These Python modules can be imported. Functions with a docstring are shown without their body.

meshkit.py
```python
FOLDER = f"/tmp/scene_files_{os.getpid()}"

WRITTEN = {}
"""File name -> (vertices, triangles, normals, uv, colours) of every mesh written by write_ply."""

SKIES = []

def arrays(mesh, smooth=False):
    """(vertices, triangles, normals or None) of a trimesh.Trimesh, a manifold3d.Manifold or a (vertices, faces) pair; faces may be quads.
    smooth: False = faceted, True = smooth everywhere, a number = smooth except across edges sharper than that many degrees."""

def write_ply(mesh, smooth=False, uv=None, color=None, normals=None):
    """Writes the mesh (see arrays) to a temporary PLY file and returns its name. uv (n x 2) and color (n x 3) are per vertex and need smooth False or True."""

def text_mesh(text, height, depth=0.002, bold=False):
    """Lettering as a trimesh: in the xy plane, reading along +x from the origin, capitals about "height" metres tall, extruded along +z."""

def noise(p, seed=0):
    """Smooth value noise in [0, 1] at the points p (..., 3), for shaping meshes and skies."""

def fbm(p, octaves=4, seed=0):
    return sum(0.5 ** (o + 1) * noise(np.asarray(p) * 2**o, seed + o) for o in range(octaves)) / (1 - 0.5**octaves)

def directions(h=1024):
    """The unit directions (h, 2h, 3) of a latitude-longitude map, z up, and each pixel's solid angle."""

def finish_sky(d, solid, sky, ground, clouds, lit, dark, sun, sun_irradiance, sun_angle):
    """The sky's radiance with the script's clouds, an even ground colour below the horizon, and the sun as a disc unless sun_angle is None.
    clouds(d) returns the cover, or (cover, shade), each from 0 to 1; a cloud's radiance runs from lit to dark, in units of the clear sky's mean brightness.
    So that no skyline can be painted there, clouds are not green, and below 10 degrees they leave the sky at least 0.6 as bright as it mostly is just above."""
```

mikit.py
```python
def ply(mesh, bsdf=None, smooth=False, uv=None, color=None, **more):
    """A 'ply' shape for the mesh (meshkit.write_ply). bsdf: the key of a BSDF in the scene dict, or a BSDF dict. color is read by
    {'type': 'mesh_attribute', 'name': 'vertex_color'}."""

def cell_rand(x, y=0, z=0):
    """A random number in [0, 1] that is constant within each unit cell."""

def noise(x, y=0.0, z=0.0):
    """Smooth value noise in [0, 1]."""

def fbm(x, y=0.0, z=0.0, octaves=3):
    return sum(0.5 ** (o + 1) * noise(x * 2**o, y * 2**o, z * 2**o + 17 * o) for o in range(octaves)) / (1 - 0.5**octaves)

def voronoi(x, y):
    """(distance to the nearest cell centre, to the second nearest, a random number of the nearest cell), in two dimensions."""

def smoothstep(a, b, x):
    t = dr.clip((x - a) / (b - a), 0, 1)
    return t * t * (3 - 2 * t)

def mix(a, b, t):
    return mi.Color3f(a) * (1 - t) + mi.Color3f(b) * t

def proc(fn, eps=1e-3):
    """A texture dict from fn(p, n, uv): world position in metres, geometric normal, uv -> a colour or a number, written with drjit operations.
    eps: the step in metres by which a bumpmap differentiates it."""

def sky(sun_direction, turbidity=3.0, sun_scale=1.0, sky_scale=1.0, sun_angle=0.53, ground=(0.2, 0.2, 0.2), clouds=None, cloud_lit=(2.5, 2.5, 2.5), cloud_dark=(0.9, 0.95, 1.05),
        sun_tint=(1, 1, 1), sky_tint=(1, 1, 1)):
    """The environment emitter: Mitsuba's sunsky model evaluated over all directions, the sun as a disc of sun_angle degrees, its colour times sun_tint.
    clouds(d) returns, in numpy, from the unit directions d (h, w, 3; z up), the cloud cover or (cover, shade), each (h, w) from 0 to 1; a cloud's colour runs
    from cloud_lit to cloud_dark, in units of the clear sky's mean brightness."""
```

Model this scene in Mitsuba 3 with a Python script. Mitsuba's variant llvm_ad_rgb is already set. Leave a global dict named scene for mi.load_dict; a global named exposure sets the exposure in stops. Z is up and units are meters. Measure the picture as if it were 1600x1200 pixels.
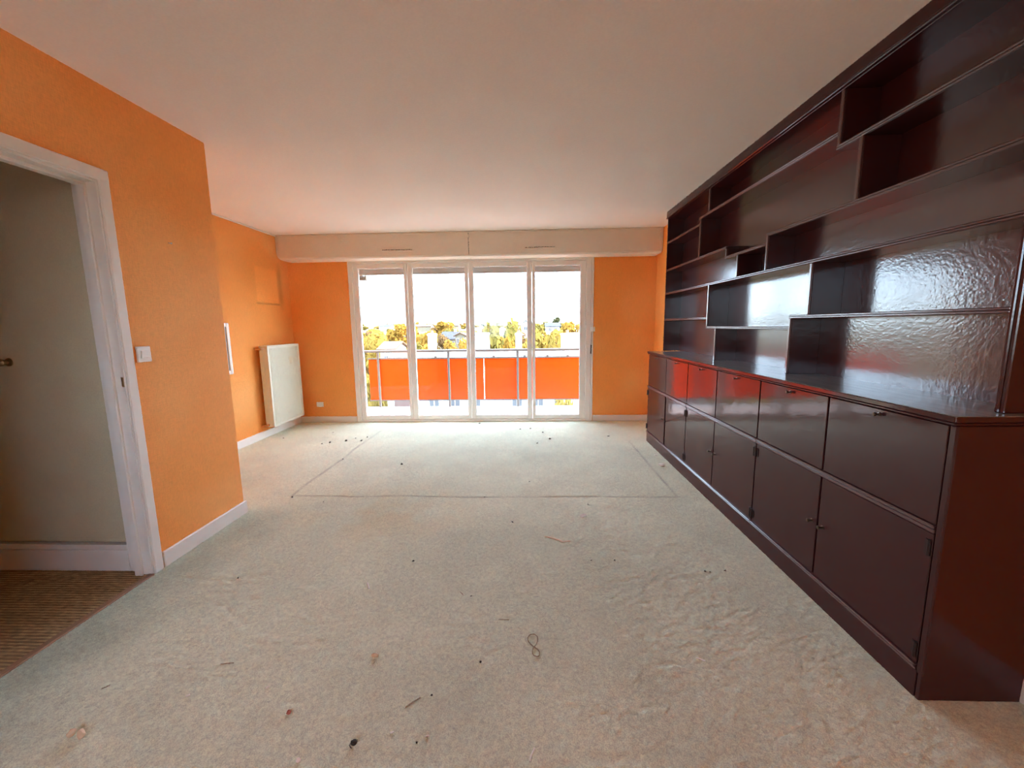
import math, random
import numpy as np, trimesh, manifold3d as m3, mitsuba as mi, drjit as dr
import mikit, meshkit
from mikit import noise, fbm, smoothstep, mix, proc

random.seed(7)
rng = np.random.default_rng(7)
T = mi.ScalarTransform4f
scene, labels = {}, {}

# ------------------------------------------------------------------ camera, sky, exposure
exposure = 6.45
CAM = np.array([0.0, 0.0, 1.32])
YAW, PITCH, ROLL = -0.0348, -0.1415, -0.0132
fw = np.array([math.sin(YAW) * math.cos(PITCH), math.cos(YAW) * math.cos(PITCH), math.sin(PITCH)])
r0 = np.array([math.cos(YAW), -math.sin(YAW), 0.0])
u0 = np.cross(r0, fw)
right = math.cos(ROLL) * r0 + math.sin(ROLL) * u0
up = np.cross(right, fw)
scene['camera'] = {'type': 'perspective', 'fov': math.degrees(2 * math.atan(800 / 641.8)), 'fov_axis': 'x', 'near_clip': 0.02, 'far_clip': 3000.0,
                   'to_world': T().look_at(origin=CAM.tolist(), target=(CAM + fw).tolist(), up=up.tolist())}
scene['sky'] = mikit.sky([0.85, -0.03, 0.5], turbidity=4.0, sun_scale=0.15, sky_scale=1.0, ground=(0.25, 0.24, 0.2),
                         clouds=lambda d: 0.55 * np.ones(d.shape[:2]), cloud_lit=(1.42, 1.62, 1.78), cloud_dark=(1, 1, 1), sky_tint=(0.80, 1.0, 1.22))

# ------------------------------------------------------------------ helpers
def free(key):
    if key not in scene and key not in labels and not any(k.startswith(key + '__') for k in scene):
        return key
    for i in range(1, 1000):
        k = f'{key}_{i:03d}'
        if k not in scene and k not in labels and not any(q.startswith(k + '__') for q in scene):
            return k

def tag(key, label=None, cat=None, group=None, kind=None):
    d = labels.setdefault(key, {})
    for n, v in (('label', label), ('category', cat), ('group', group), ('kind', kind)):
        if v: d[n] = v
    return key

def thing(name, label, cat, group=None):
    return tag(free(name), label, cat, group)

def put(name, mesh, bsdf, parent=None, smooth=False, label=None, cat=None, group=None, kind=None, to=None, shape=None, color=None):
    key = free((parent + '__' if parent else '') + name)
    s = dict(shape) if shape else mikit.ply(mesh, bsdf, smooth=smooth, color=color)
    if to is not None: s['to_world'] = to
    scene[key] = s
    if label or cat or group or kind: tag(key, label, cat, group, kind)
    return key

def cat_(*ms):
    return trimesh.util.concatenate([m for m in ms])

_bf = {}
def box(x0, x1, y0, y1, z0, z1, b=0.0):
    x0, x1 = min(x0, x1), max(x0, x1); y0, y1 = min(y0, y1), max(y0, y1); z0, z1 = min(z0, z1), max(z0, z1)
    if b <= 0:
        return trimesh.creation.box(bounds=[[x0, y0, z0], [x1, y1, z1]])
    b = min(b, 0.45 * min(x1 - x0, y1 - y0, z1 - z0))
    if 'f' not in _bf:
        v = []
        for sx in (-1, 1):
            for sy in (-1, 1):
                for sz in (-1, 1):
                    for k in range(3):
                        v.append([s * (1.0 if k == i else 0.8) for i, s in enumerate((sx, sy, sz))])
        v = np.array(v); h = trimesh.convex.convex_hull(v)
        idx = [int(np.argmin(((v - p) ** 2).sum(1))) for p in h.vertices]
        _bf['f'] = np.array(idx)[h.faces]; _bf['v'] = v
    v = _bf['v']; c = np.array([x0 + x1, y0 + y1, z0 + z1]) / 2; hs = np.array([x1 - x0, y1 - y0, z1 - z0]) / 2
    w = np.where(np.abs(v) > 0.9, np.sign(v) * hs, np.sign(v) * (hs - b)) + c
    return trimesh.Trimesh(w, _bf['f'], process=False)

def cyl(p0, p1, r, n=16, r1=None):
    p0, p1 = np.array(p0, float), np.array(p1, float)
    d = p1 - p0; L = np.linalg.norm(d)
    prof = [[0, 0], [r, 0], [r if r1 is None else r1, L], [0, L]]
    m = trimesh.creation.revolve(prof, sections=n)
    m.apply_transform(trimesh.geometry.align_vectors([0, 0, 1], d / L)); m.apply_translation(p0)
    return m

def lathe(p0, axis, prof, n=20):
    m = trimesh.creation.revolve(prof, sections=n)
    m.apply_transform(trimesh.geometry.align_vectors([0, 0, 1], axis)); m.apply_translation(p0)
    return m

def tube(pts, r, n=8):
    from scipy.interpolate import CubicSpline
    pts = np.array(pts, float)
    t = np.gradient(pts, axis=0); t /= np.linalg.norm(t, axis=1, keepdims=True) + 1e-12
    a = np.cross(t, np.where(np.abs(t[:, 2:]) < 0.9, [0, 0, 1.0], [1.0, 0, 0])); a /= np.linalg.norm(a, axis=1, keepdims=True)
    b = np.cross(t, a); ang = np.arange(n) * 2 * np.pi / n
    v = pts[:, None] + r * (np.cos(ang)[None, :, None] * a[:, None] + np.sin(ang)[None, :, None] * b[:, None])
    f = []
    for i in range(len(pts) - 1):
        for j in range(n):
            p, q = i * n + j, i * n + (j + 1) % n
            f += [[p, q, q + n], [p, q + n, p + n]]
    for j in range(1, n - 1):
        f += [[0, j + 1, j]]; e = (len(pts) - 1) * n; f += [[e, e + j, e + j + 1]]
    return trimesh.Trimesh(v.reshape(-1, 3), f, process=False)

def diff(a, *bs):
    def M(t):
        t = t.copy(); t.merge_vertices()
        return m3.Manifold(m3.Mesh(np.asarray(t.vertices, np.float32), np.asarray(t.faces, np.uint32)))
    r = M(a)
    for b in bs: r = r - M(b)
    m = r.to_mesh()
    return trimesh.Trimesh(m.vert_properties[:, :3], m.tri_verts, process=False)

def hull(pts, r, n=8):
    s = trimesh.creation.uv_sphere(r, count=[n, 2 * n]).vertices
    return trimesh.convex.convex_hull(np.vstack([s + np.array(p) for p in pts]))

# ------------------------------------------------------------------ materials
def rgb(*c): return {'type': 'rgb', 'value': list(c)}
def prin(name, col, rough=0.5, **k):
    d = {'type': 'principled', 'base_color': col if isinstance(col, dict) else rgb(*col), 'roughness': rough, **k}
    scene[name] = {'type': 'twosided', 'bsdf': d}
    return name
def bumped(name, col, rough, fn, scale, eps=1e-3, **k):
    d = {'type': 'principled', 'base_color': col if isinstance(col, dict) else rgb(*col), 'roughness': rough, **k}
    scene[name] = {'type': 'twosided', 'bsdf': {'type': 'bumpmap', 'arbitrary': proc(fn, eps=eps), 'bsdf': d, 'scale': scale}}
    return name

# woven orange wall fabric: vertical and horizontal threads, faded patches
def wall_col(p, n, uv):
    u = p.x + p.y
    thread = noise(u * 520, p.z * 60) * 0.5 + noise(u * 70, p.z * 620) * 0.5
    blot = fbm(u * 1.7, p.z * 1.9, 3.1, octaves=3)
    c = mix((0.87, 0.335, 0.075), (0.90, 0.405, 0.12), smoothstep(0.35, 0.7, blot))
    return c * (0.88 + 0.24 * thread)
def wall_bump(p, n, uv):
    u = p.x + p.y
    return noise(u * 420, p.z * 90) * 0.5 + noise(u * 90, p.z * 480) * 0.5
bumped('mat_wall_fabric', proc(wall_col), 0.75, wall_bump, 0.0006, specular=0.3, sheen=0.25, sheen_tint=0.3)

# the far left wall carries the pale ghost of a picture and a grimy rim around it
def wall_left_col(p, n, uv):
    c = wall_col(p, n, uv)
    a = smoothstep(0.0, 0.03, p.y - 4.87) * smoothstep(0.0, 0.03, 5.33 - p.y)
    b = smoothstep(0.0, 0.03, p.z - 1.63) * smoothstep(0.0, 0.05, 2.08 - p.z)
    rim = dr.exp(-dr.square((p.z - 1.625) / 0.012)) * smoothstep(4.84, 4.9, p.y) * smoothstep(5.36, 5.3, p.y)
    rim2 = dr.exp(-dr.square((p.y - 5.37) / 0.05)) * smoothstep(1.5, 1.7, p.z) * smoothstep(2.2, 2.0, p.z)
    return c * (1 + 0.10 * a * b - 0.30 * rim - 0.22 * rim2 - 0.06)
bumped('mat_wall_left_fabric', proc(wall_left_col), 0.75, wall_bump, 0.0006, specular=0.3, sheen=0.25, sheen_tint=0.3)

# worn sage carpet
def carpet_col(p, n, uv):
    f1 = fbm(p.x * 95, p.y * 95, 0.3, octaves=3)
    f2 = noise(p.x * 420, p.y * 420)
    big = fbm(p.x * 0.9 + 3, p.y * 0.9, 1.0, octaves=3)
    mid = fbm(p.x * 4.5, p.y * 4.5 + 9, 2.0, octaves=3)
    c = mix((0.585, 0.61, 0.47), (0.665, 0.675, 0.515), smoothstep(0.3, 0.7, big))
    c = c * (0.56 + 0.50 * f1 + 0.38 * f2) * (0.90 + 0.20 * mid)
    # brown traffic stain, green-grey grime along the partition and the doorway
    st = dr.exp(-dr.square((p.x + 1.1) / 0.55) - dr.square((p.y - 2.75) / 0.4)) * smoothstep(0.35, 0.7, mid)
    c = mix(c, c * mi.Color3f(0.90, 0.76, 0.64), 0.8 * st)
    gr = smoothstep(-1.55, -2.0, p.x + 0.25 * (mid - 0.5)) * smoothstep(3.1, 2.5, p.y)
    c = mix(c, c * mi.Color3f(0.62, 0.66, 0.66), 0.75 * gr)
    gr2 = dr.exp(-dr.square((p.x + 1.55 + 0.5 * (2.0 - p.y)) / 0.10)) * smoothstep(1.2, 1.6, p.y) * smoothstep(2.3, 2.0, p.y)
    c = mix(c, c * mi.Color3f(0.80, 0.82, 0.80), 0.6 * gr2 * mid)
    # outline left by a rug
    wob = 0.03 * (noise(p.x * 3, p.y * 3) - 0.5)
    l1 = dr.exp(-dr.square((p.y - 3.045 + wob) / 0.010)) * smoothstep(-1.88, -1.84, p.x) * smoothstep(1.25, 1.15, p.x)
    l2 = dr.exp(-dr.square((p.x + 1.88 + wob) / 0.014)) * smoothstep(3.02, 3.06, p.y) * smoothstep(5.2, 5.0, p.y)
    l3 = dr.exp(-dr.square((p.x - 1.16 + wob) / 0.012)) * smoothstep(3.02, 3.06, p.y) * smoothstep(4.7, 4.5, p.y)
    ln = dr.maximum(l1, dr.maximum(l2, l3)) * (0.35 + 0.65 * noise(p.x * 9, p.y * 9))
    c = mix(c, c * mi.Color3f(0.52, 0.50, 0.50), 0.75 * ln)
    return c
def carpet_bump(p, n, uv):
    l1 = dr.exp(-dr.square((p.y - 3.045 + 0.03 * (noise(p.x * 3, p.y * 3) - 0.5)) / 0.008)) * smoothstep(-1.88, -1.84, p.x) * smoothstep(1.25, 1.15, p.x)
    return 1.0 * fbm(p.x * 30, p.y * 42, 0.0, octaves=4) + 0.25 * noise(p.x * 380, p.y * 380) - 0.5 * l1
bumped('mat_carpet', proc(carpet_col), 0.95, carpet_bump, 0.011, eps=2e-3, specular=0.1)

def sisal_col(p, n, uv):
    k = noise(p.x * 45, p.y * 160) * 0.6 + fbm(p.x * 30, p.y * 30, octaves=2) * 0.4
    row = 0.5 + 0.5 * dr.sin(p.y * 2 * math.pi / 0.018)
    return mix((0.20, 0.11, 0.05), (0.56, 0.37, 0.18), k) * (0.5 + 0.5 * row)
def sisal_bump(p, n, uv):
    return (0.5 + 0.5 * dr.sin(p.y * 2 * math.pi / 0.018)) * (0.6 + 0.4 * noise(p.x * 60, p.y * 55))
bumped('mat_sisal', proc(sisal_col), 0.85, sisal_bump, 0.003, specular=0.2)

def ceil_col(p, n, uv):
    return mix((0.745, 0.68, 0.60), (0.78, 0.715, 0.63), fbm(p.x * 2, p.y * 2, octaves=3)) * (0.97 + 0.05 * noise(p.x * 160, p.y * 160))
prin('mat_ceiling', proc(ceil_col), 0.9, specular=0.1)
prin('mat_white_paint', proc(lambda p, n, uv: mix((0.72, 0.69, 0.63), (0.79, 0.77, 0.72), fbm(p.x * 9, p.y * 9, p.z * 9))), 0.42)
prin('mat_frame_pvc', (0.80, 0.78, 0.73), 0.35)
prin('mat_soffit', proc(lambda p, n, uv: mix((0.72, 0.63, 0.50), (0.78, 0.70, 0.58), fbm(p.x * 5, p.y * 5, p.z * 5)) * (0.96 + 0.06 * noise(p.x * 150, p.z * 150))), 0.5)
prin('mat_radiator', (0.67, 0.69, 0.59), 0.4)
prin('mat_meter', (0.70, 0.66, 0.52), 0.4)
prin('mat_white_plastic', (0.82, 0.80, 0.76), 0.35)
prin('mat_dark_slot', (0.05, 0.04, 0.035), 0.7)
prin('mat_closet_green', proc(lambda p, n, uv: mix((0.53, 0.475, 0.325), (0.58, 0.525, 0.365), fbm(p.x * 6, p.y * 6, p.z * 6)) * (0.95 + 0.08 * noise(p.x * 220, p.z * 220))), 0.45)
prin('mat_copper', (0.75, 0.42, 0.24), 0.35, metallic=0.9)
prin('mat_brass', (0.42, 0.30, 0.15), 0.35, metallic=1.0)
prin('mat_grey_metal', (0.42, 0.42, 0.42), 0.4, metallic=0.4)
prin('mat_shutter', (0.32, 0.35, 0.33), 0.6)
prin('mat_threshold', proc(lambda p, n, uv: mix((0.22, 0.12, 0.07), (0.34, 0.20, 0.12), fbm(p.x * 60, p.y * 6))), 0.4)

# brush-painted glossy aubergine lacquer
LAQ = (0.046, 0.0085, 0.0105)
def lac_bump(p, n, uv):
    return noise(p.y * 150, p.z * 150, p.x * 150) * 0.6 + noise(p.y * 70, p.z * 90, p.x * 80) * 0.6
def lac_fine(p, n, uv):
    return noise(p.y * 22, p.z * 22, p.x * 22) + 0.3 * noise(p.y * 130, p.z * 130, p.x * 130)
bumped('mat_lacquer_back', LAQ, 0.16, lac_bump, 0.00045, specular=0.9, clearcoat=1.0, clearcoat_gloss=0.96)
bumped('mat_lacquer', (0.043, 0.0082, 0.0098), 0.085, lac_fine, 0.0003, specular=0.42, clearcoat=0.5, clearcoat_gloss=0.96)
bumped('mat_lacquer_top', (0.040, 0.009, 0.010), 0.14, lac_bump, 0.0003, specular=0.6, clearcoat=0.7, clearcoat_gloss=0.95)
bumped('mat_worktop', proc(lambda p, n, uv: mix((0.10, 0.105, 0.105), (0.16, 0.165, 0.16), fbm(p.x * 90, p.y * 7))), 0.15, lac_bump, 0.0002, specular=1.0)
prin('mat_lacquer_edge', (0.075, 0.03, 0.031), 0.2, specular=0.9, clearcoat=1.0, clearcoat_gloss=0.9)
prin('mat_knob', (0.10, 0.07, 0.05), 0.3, metallic=0.8)
prin('mat_hinge', (0.03, 0.015, 0.015), 0.4, metallic=0.3)
scene['mat_pane'] = {'type': 'thindielectric'}

# outdoors
scene['mat_panel_orange'] = {'type': 'twosided', 'bsdf': {'type': 'principled', 'base_color': rgb(0.95, 0.062, 0.002), 'roughness': 0.6, 'specular': 0.08}}
prin('mat_balcony_floor', proc(lambda p, n, uv: mix((0.30, 0.30, 0.31), (0.36, 0.36, 0.37), fbm(p.x * 8, p.y * 8))), 0.7)
prin('mat_rail', (0.10, 0.10, 0.097), 0.5)
prin('mat_render_white', (0.42, 0.42, 0.40), 0.8)
prin('mat_render_cream', (0.17, 0.145, 0.095), 0.8)
prin('mat_render_pink', (0.17, 0.105, 0.09), 0.8)
prin('mat_tile_terracotta', (0.095, 0.052, 0.028), 0.8)
prin('mat_slate', (0.034, 0.036, 0.046), 0.7)
prin('mat_window_dark', (0.07, 0.075, 0.085), 0.15)
prin('mat_roof_gravel', (0.16, 0.14, 0.11), 0.9)
prin('mat_chimney_pot', (0.16, 0.10, 0.06), 0.8)
prin('mat_bark', (0.12, 0.08, 0.05), 0.9)
prin('mat_land', proc(lambda p, n, uv: mix((0.07, 0.065, 0.03), (0.11, 0.09, 0.045), fbm(p.x * 0.15, p.y * 0.15))), 0.9)
prin('mat_street', (0.30, 0.29, 0.28), 0.9)
LEAF = {'yellow': (0.27, 0.19, 0.045), 'green': (0.19, 0.155, 0.04), 'gold': (0.30, 0.175, 0.035), 'rust': (0.18, 0.11, 0.05), 'dark': (0.07, 0.075, 0.033)}
for k, c in LEAF.items():
    scene['mat_leaf_' + k] = {'type': 'principledthin', 'base_color': rgb(*c), 'roughness': 0.7, 'diff_trans': 0.6}

# ------------------------------------------------------------------ the room
H, D = 2.5, 5.585
XL, XR, XP, YP = -3.193, 1.718, -2.046, 2.75
YN = -2.0
DO0, DO1, DH = 0.58, 2.01, 2.055          # door opening in the partition

g = trimesh.creation.box(bounds=[[XL - 0.1, YN, -0.06], [XR + 0.1, D, 0.0]])
g = diff(g, box(XL - 0.2, XP - 0.0005, YN - 0.1, YP - 0.09, -0.1, 0.1))
put('floor', g, 'mat_carpet', kind='structure', label='worn sage grey carpet with stains and a rug outline')
put('floor_hallway', box(-4.6, XP - 0.0005, YN, YP - 0.095, -0.06, -0.004), 'mat_sisal', kind='structure', label='brown woven sisal floor of the hallway')
put('slab', box(-4.8, 1.95, YN - 0.2, 5.9, -0.3, -0.062), 'mat_ceiling', kind='structure')
put('ceiling', box(-4.8, 1.95, YN - 0.2, 5.9, H, 2.8), 'mat_ceiling', kind='structure', label='warm white ceiling')
put('wall_right', box(XR, 1.95, YN, 5.9, -0.06, H), 'mat_wall_fabric', kind='structure')
WX0, WX1, WZ = -2.378, 0.908, 2.205
put('wall_back', diff(box(-3.4, XR, D, 5.9, -0.06, H), box(WX0, WX1, 5.4, 6.0, -0.01, WZ)), 'mat_wall_fabric', kind='structure', label='orange fabric wall around the window')
put('wall_left', box(-3.4, XL, YP - 0.1, D, -0.06, H), 'mat_wall_left_fabric', kind='structure', label='orange wall beside the radiator with the ghost of a picture')
put('wall_partition', cat_(diff(box(-2.13, XP, YN, YP, -0.06, H), box(-2.3, -1.9, DO0 - 0.02, DO1 + 0.02, -0.1, DH)), box(-3.4, -2.13, YP - 0.09, YP, -0.06, H)), 'mat_wall_fabric', kind='structure', label='orange partition wall with the doorway')
RW = (-1.90, -0.50, 0.9, 2.25)             # the room's second window, in the wall behind the camera
put('wall_front', diff(box(-4.8, 1.95, YN - 0.2, YN, -0.06, H), box(RW[0], RW[1], YN - 0.3, YN + 0.1, RW[2], RW[3])), 'mat_wall_fabric', kind='structure')
put('wall_hallway', cat_(box(-4.8, -4.6, YN, YP, -0.06, H), box(-4.6, -3.4, YP - 0.09, YP, -0.06, H)), 'mat_white_paint', kind='structure')

def skirting(name, x0, x1, y0, y1, h=0.085):
    put(name, cat_(box(x0, x1, y0, y1, 0, h, 0.004)), 'mat_white_paint', kind='structure')
skirting('baseboard_partition', XP - 0.001, XP + 0.016, 2.075, YP + 0.016, 0.092)
skirting('baseboard_return', XL, XP - 0.002, YP - 0.001, YP + 0.016, 0.092)
skirting('baseboard_left', XL - 0.001, XL + 0.015, YP + 0.017, D - 0.001, 0.09)
skirting('baseboard_back_left', XL + 0.016, WX0 - 0.003, D - 0.015, D + 0.001)
skirting('baseboard_back_right', WX1 + 0.003, XR, D - 0.015, D + 0.001)
skirting('baseboard_right', XR - 0.015, XR + 0.001, YN, 1.345, 0.095)
skirting('baseboard_right_far', XR - 0.015, XR + 0.001, 4.60, D - 0.016, 0.085)

# thin cove line where ceiling meets the left wall
put('trim_1', box(XL, XL + 0.012, YP, 5.36, H - 0.02, H - 0.0005, 0.003), 'mat_ceiling', kind='structure')

# ------------------------------------------------------------------ doorway (frame, stop, strike plate) and the hallway closet behind it
dk = 'door_1'
tag(dk, 'white painted frame of the open doorway', kind='structure')
put('jamb', cat_(box(-2.135, -2.045, DO1 - 0.0, DO1 + 0.02, -0.004, DH, 0.003), box(-2.135, -2.045, DO0 - 0.02, DO0, -0.004, DH, 0.003), box(-2.135, -2.045, DO0, DO1, DH - 0.03, DH, 0.003)), 'mat_white_paint', dk)
put('door_stop', cat_(box(-2.137, -2.095, DO1 - 0.014, DO1 + 0.003, -0.004, DH - 0.03, 0.004), box(-2.137, -2.095, DO0, DO0 + 0.014, -0.004, DH - 0.03, 0.004), box(-2.137, -2.095, DO0, DO1, DH - 0.045, DH - 0.028, 0.004)), 'mat_white_paint', dk)
put('casing', box(-2.047, -2.030, DO1 + 0.001, DO1 + 0.056, 0, DH + 0.035, 0.005), 'mat_white_paint', dk)
put('casing', box(-2.047, -2.030, DO0 - 0.056, DO0 - 0.001, 0, DH + 0.035, 0.005), 'mat_white_paint', dk)
put('casing', box(-2.047, -2.029, DO0 - 0.056, DO1 + 0.056, DH - 0.02, DH + 0.036, 0.005), 'mat_white_paint', dk)
put('strike_plate', box(-2.062, -2.050, DO1 - 0.004, DO1 + 0.002, 1.035, 1.085, 0.001), 'mat_brass', dk)
put('threshold_strip', box(XP - 0.022, XP + 0.012, DO0 + 0.002, DO1 - 0.002, -0.004, 0.006, 0.003), 'mat_threshold', label='brown threshold strip between the sisal hallway and the pale carpet', cat='threshold')

ck = thing('hallway_closet', 'beige green closet with white frame seen through the doorway on the left', 'closet')
CY = 2.035
put('frame', cat_(box(-2.20, -2.137, CY, CY + 0.05, 0, 2.49, 0.003), box(-4.59, -2.20, CY, CY + 0.05, 0.125, 0.155, 0.003), box(-4.59, -2.20, CY, CY + 0.05, 2.40, 2.49, 0.003)), 'mat_white_paint', ck)
put('base_board', box(-4.59, -2.20, CY + 0.004, CY + 0.04, -0.003, 0.122, 0.003), 'mat_white_paint', ck)
for i, (a, b) in enumerate(((-3.10, -2.203), (-4.0, -3.105))):
    d_ = put('door', box(a, b, CY + 0.008, CY + 0.03, 0.168, 2.396, 0.002), 'mat_closet_green', ck)
    kx = -2.685 if i == 0 else -3.2
    put('knob', lathe([kx, CY + 0.008, 1.165], [0, -1, 0], [[0, 0], [0.022, 0], [0.022, 0.004], [0.009, 0.008], [0.009, 0.022], [0.017, 0.028], [0.019, 0.036], [0.012, 0.044], [0, 0.046]]), 'mat_brass', d_, smooth=40)
put('back_panel', box(-4.59, -2.137, 2.60, 2.62, 0, 2.49), 'mat_dark_slot', ck)

# light switch and small nail on the partition
sk = thing('light_switch', 'white square rocker light switch beside the doorway', 'light switch')
put('plate', box(XP, XP + 0.010, 2.087, 2.171, 1.152, 1.236, 0.004), 'mat_white_plastic', sk)
put('rocker', box(XP + 0.008, XP + 0.015, 2.108, 2.150, 1.173, 1.215, 0.003), 'mat_white_plastic', sk)
put('wall_nail', cat_(cyl([XP - 0.01, 2.382, 1.817], [XP + 0.016, 2.384, 1.812], 0.0022, 8), cyl([XP + 0.014, 2.384, 1.813], [XP + 0.017, 2.384, 1.812], 0.005, 10)), 'mat_grey_metal', label='small dark nail high on the orange partition above the switch', cat='nail')
put('wall_nail', cat_(cyl([XL - 0.01, 4.13, 1.90], [XL + 0.016, 4.132, 1.896], 0.003, 8), cyl([XL + 0.013, 4.132, 1.897], [XL + 0.017, 4.132, 1.896], 0.006, 10)), 'mat_grey_metal', label='tiny nail on the far left wall above the radiator', cat='nail')

# ------------------------------------------------------------------ shutter box along the top of the window wall
bk = thing('shutter_box', 'cream shutter box with rounded lower edge spanning the wall above the window', 'shutter box')
SY, SZ = 5.352, 2.19
def soffit(x0, x1, rl, rr):
    R = 0.035
    pts = []
    for x, rx in ((x0, rl), (x1, rr)):
        s = 1 if x == x0 else -1
        for y in (SY, D):
            pts.append((x, y, H - 0.001))
    v = [np.array(pts)]
    for x, rx, s in ((x0, rl, 1), (x1, rr, -1)):
        rr_ = max(rx, 0.0)
        for ph in np.linspace(0, math.pi / 2, 6):          # rounding seen from the front
            for th in np.linspace(0, math.pi / 2, 6):      # rounding of the lower front edge
                xx = x + s * (rr_ - rr_ * math.cos(ph)); zz = SZ + rr_ - rr_ * math.sin(ph) if rr_ > 0 else SZ
                v.append(np.array([[xx, SY + R * (1 - math.cos(th)), max(zz, SZ) + (R * (1 - math.sin(th)))], [xx, D, zz]]))
    return trimesh.convex.convex_hull(np.vstack(v))
put('cover_panel', soffit(XL + 0.002, -0.715, 0.06, 0), 'mat_soffit', bk, smooth=30)
put('cover_panel', soffit(-0.709, XR - 0.006, 0, 0.03), 'mat_soffit', bk, smooth=30)
put('seam', box(-0.7155, -0.7085, SY + 0.003, D - 0.02, SZ + 0.04, H - 0.002), 'mat_dark_slot', bk)
put('top_bead', box(XL + 0.003, XR - 0.007, SY - 0.007, SY + 0.01, H - 0.022, H - 0.0015, 0.004), 'mat_soffit', bk)
put('right_edge_bead', box(XR - 0.045, XR - 0.03, SY - 0.006, SY + 0.01, SZ + 0.03, H - 0.022, 0.004), 'mat_soffit', bk)
for x0, x1 in ((-1.82, -1.42), (-0.01, 0.385)):
    v_ = put('air_vent', box(x0, x1, SY - 0.012, SY + 0.004, 2.262, 2.288, 0.004), 'mat_soffit', bk)
    put('slot', box(x0 + 0.01, x1 - 0.01, SY - 0.013, SY - 0.004, 2.285, 2.290), 'mat_dark_slot', v_)
put('catch', cat_(box(-2.375, -2.345, SY - 0.012, SY + 0.004, 2.42, 2.485, 0.003), box(-2.35, -2.31, SY - 0.010, SY + 0.004, 2.40, 2.44, 0.003)), 'mat_soffit', bk)
put('catch', box(-0.735, -0.70, SY - 0.010, SY + 0.004, 2.42, 2.455, 0.003), 'mat_soffit', bk)

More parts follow.
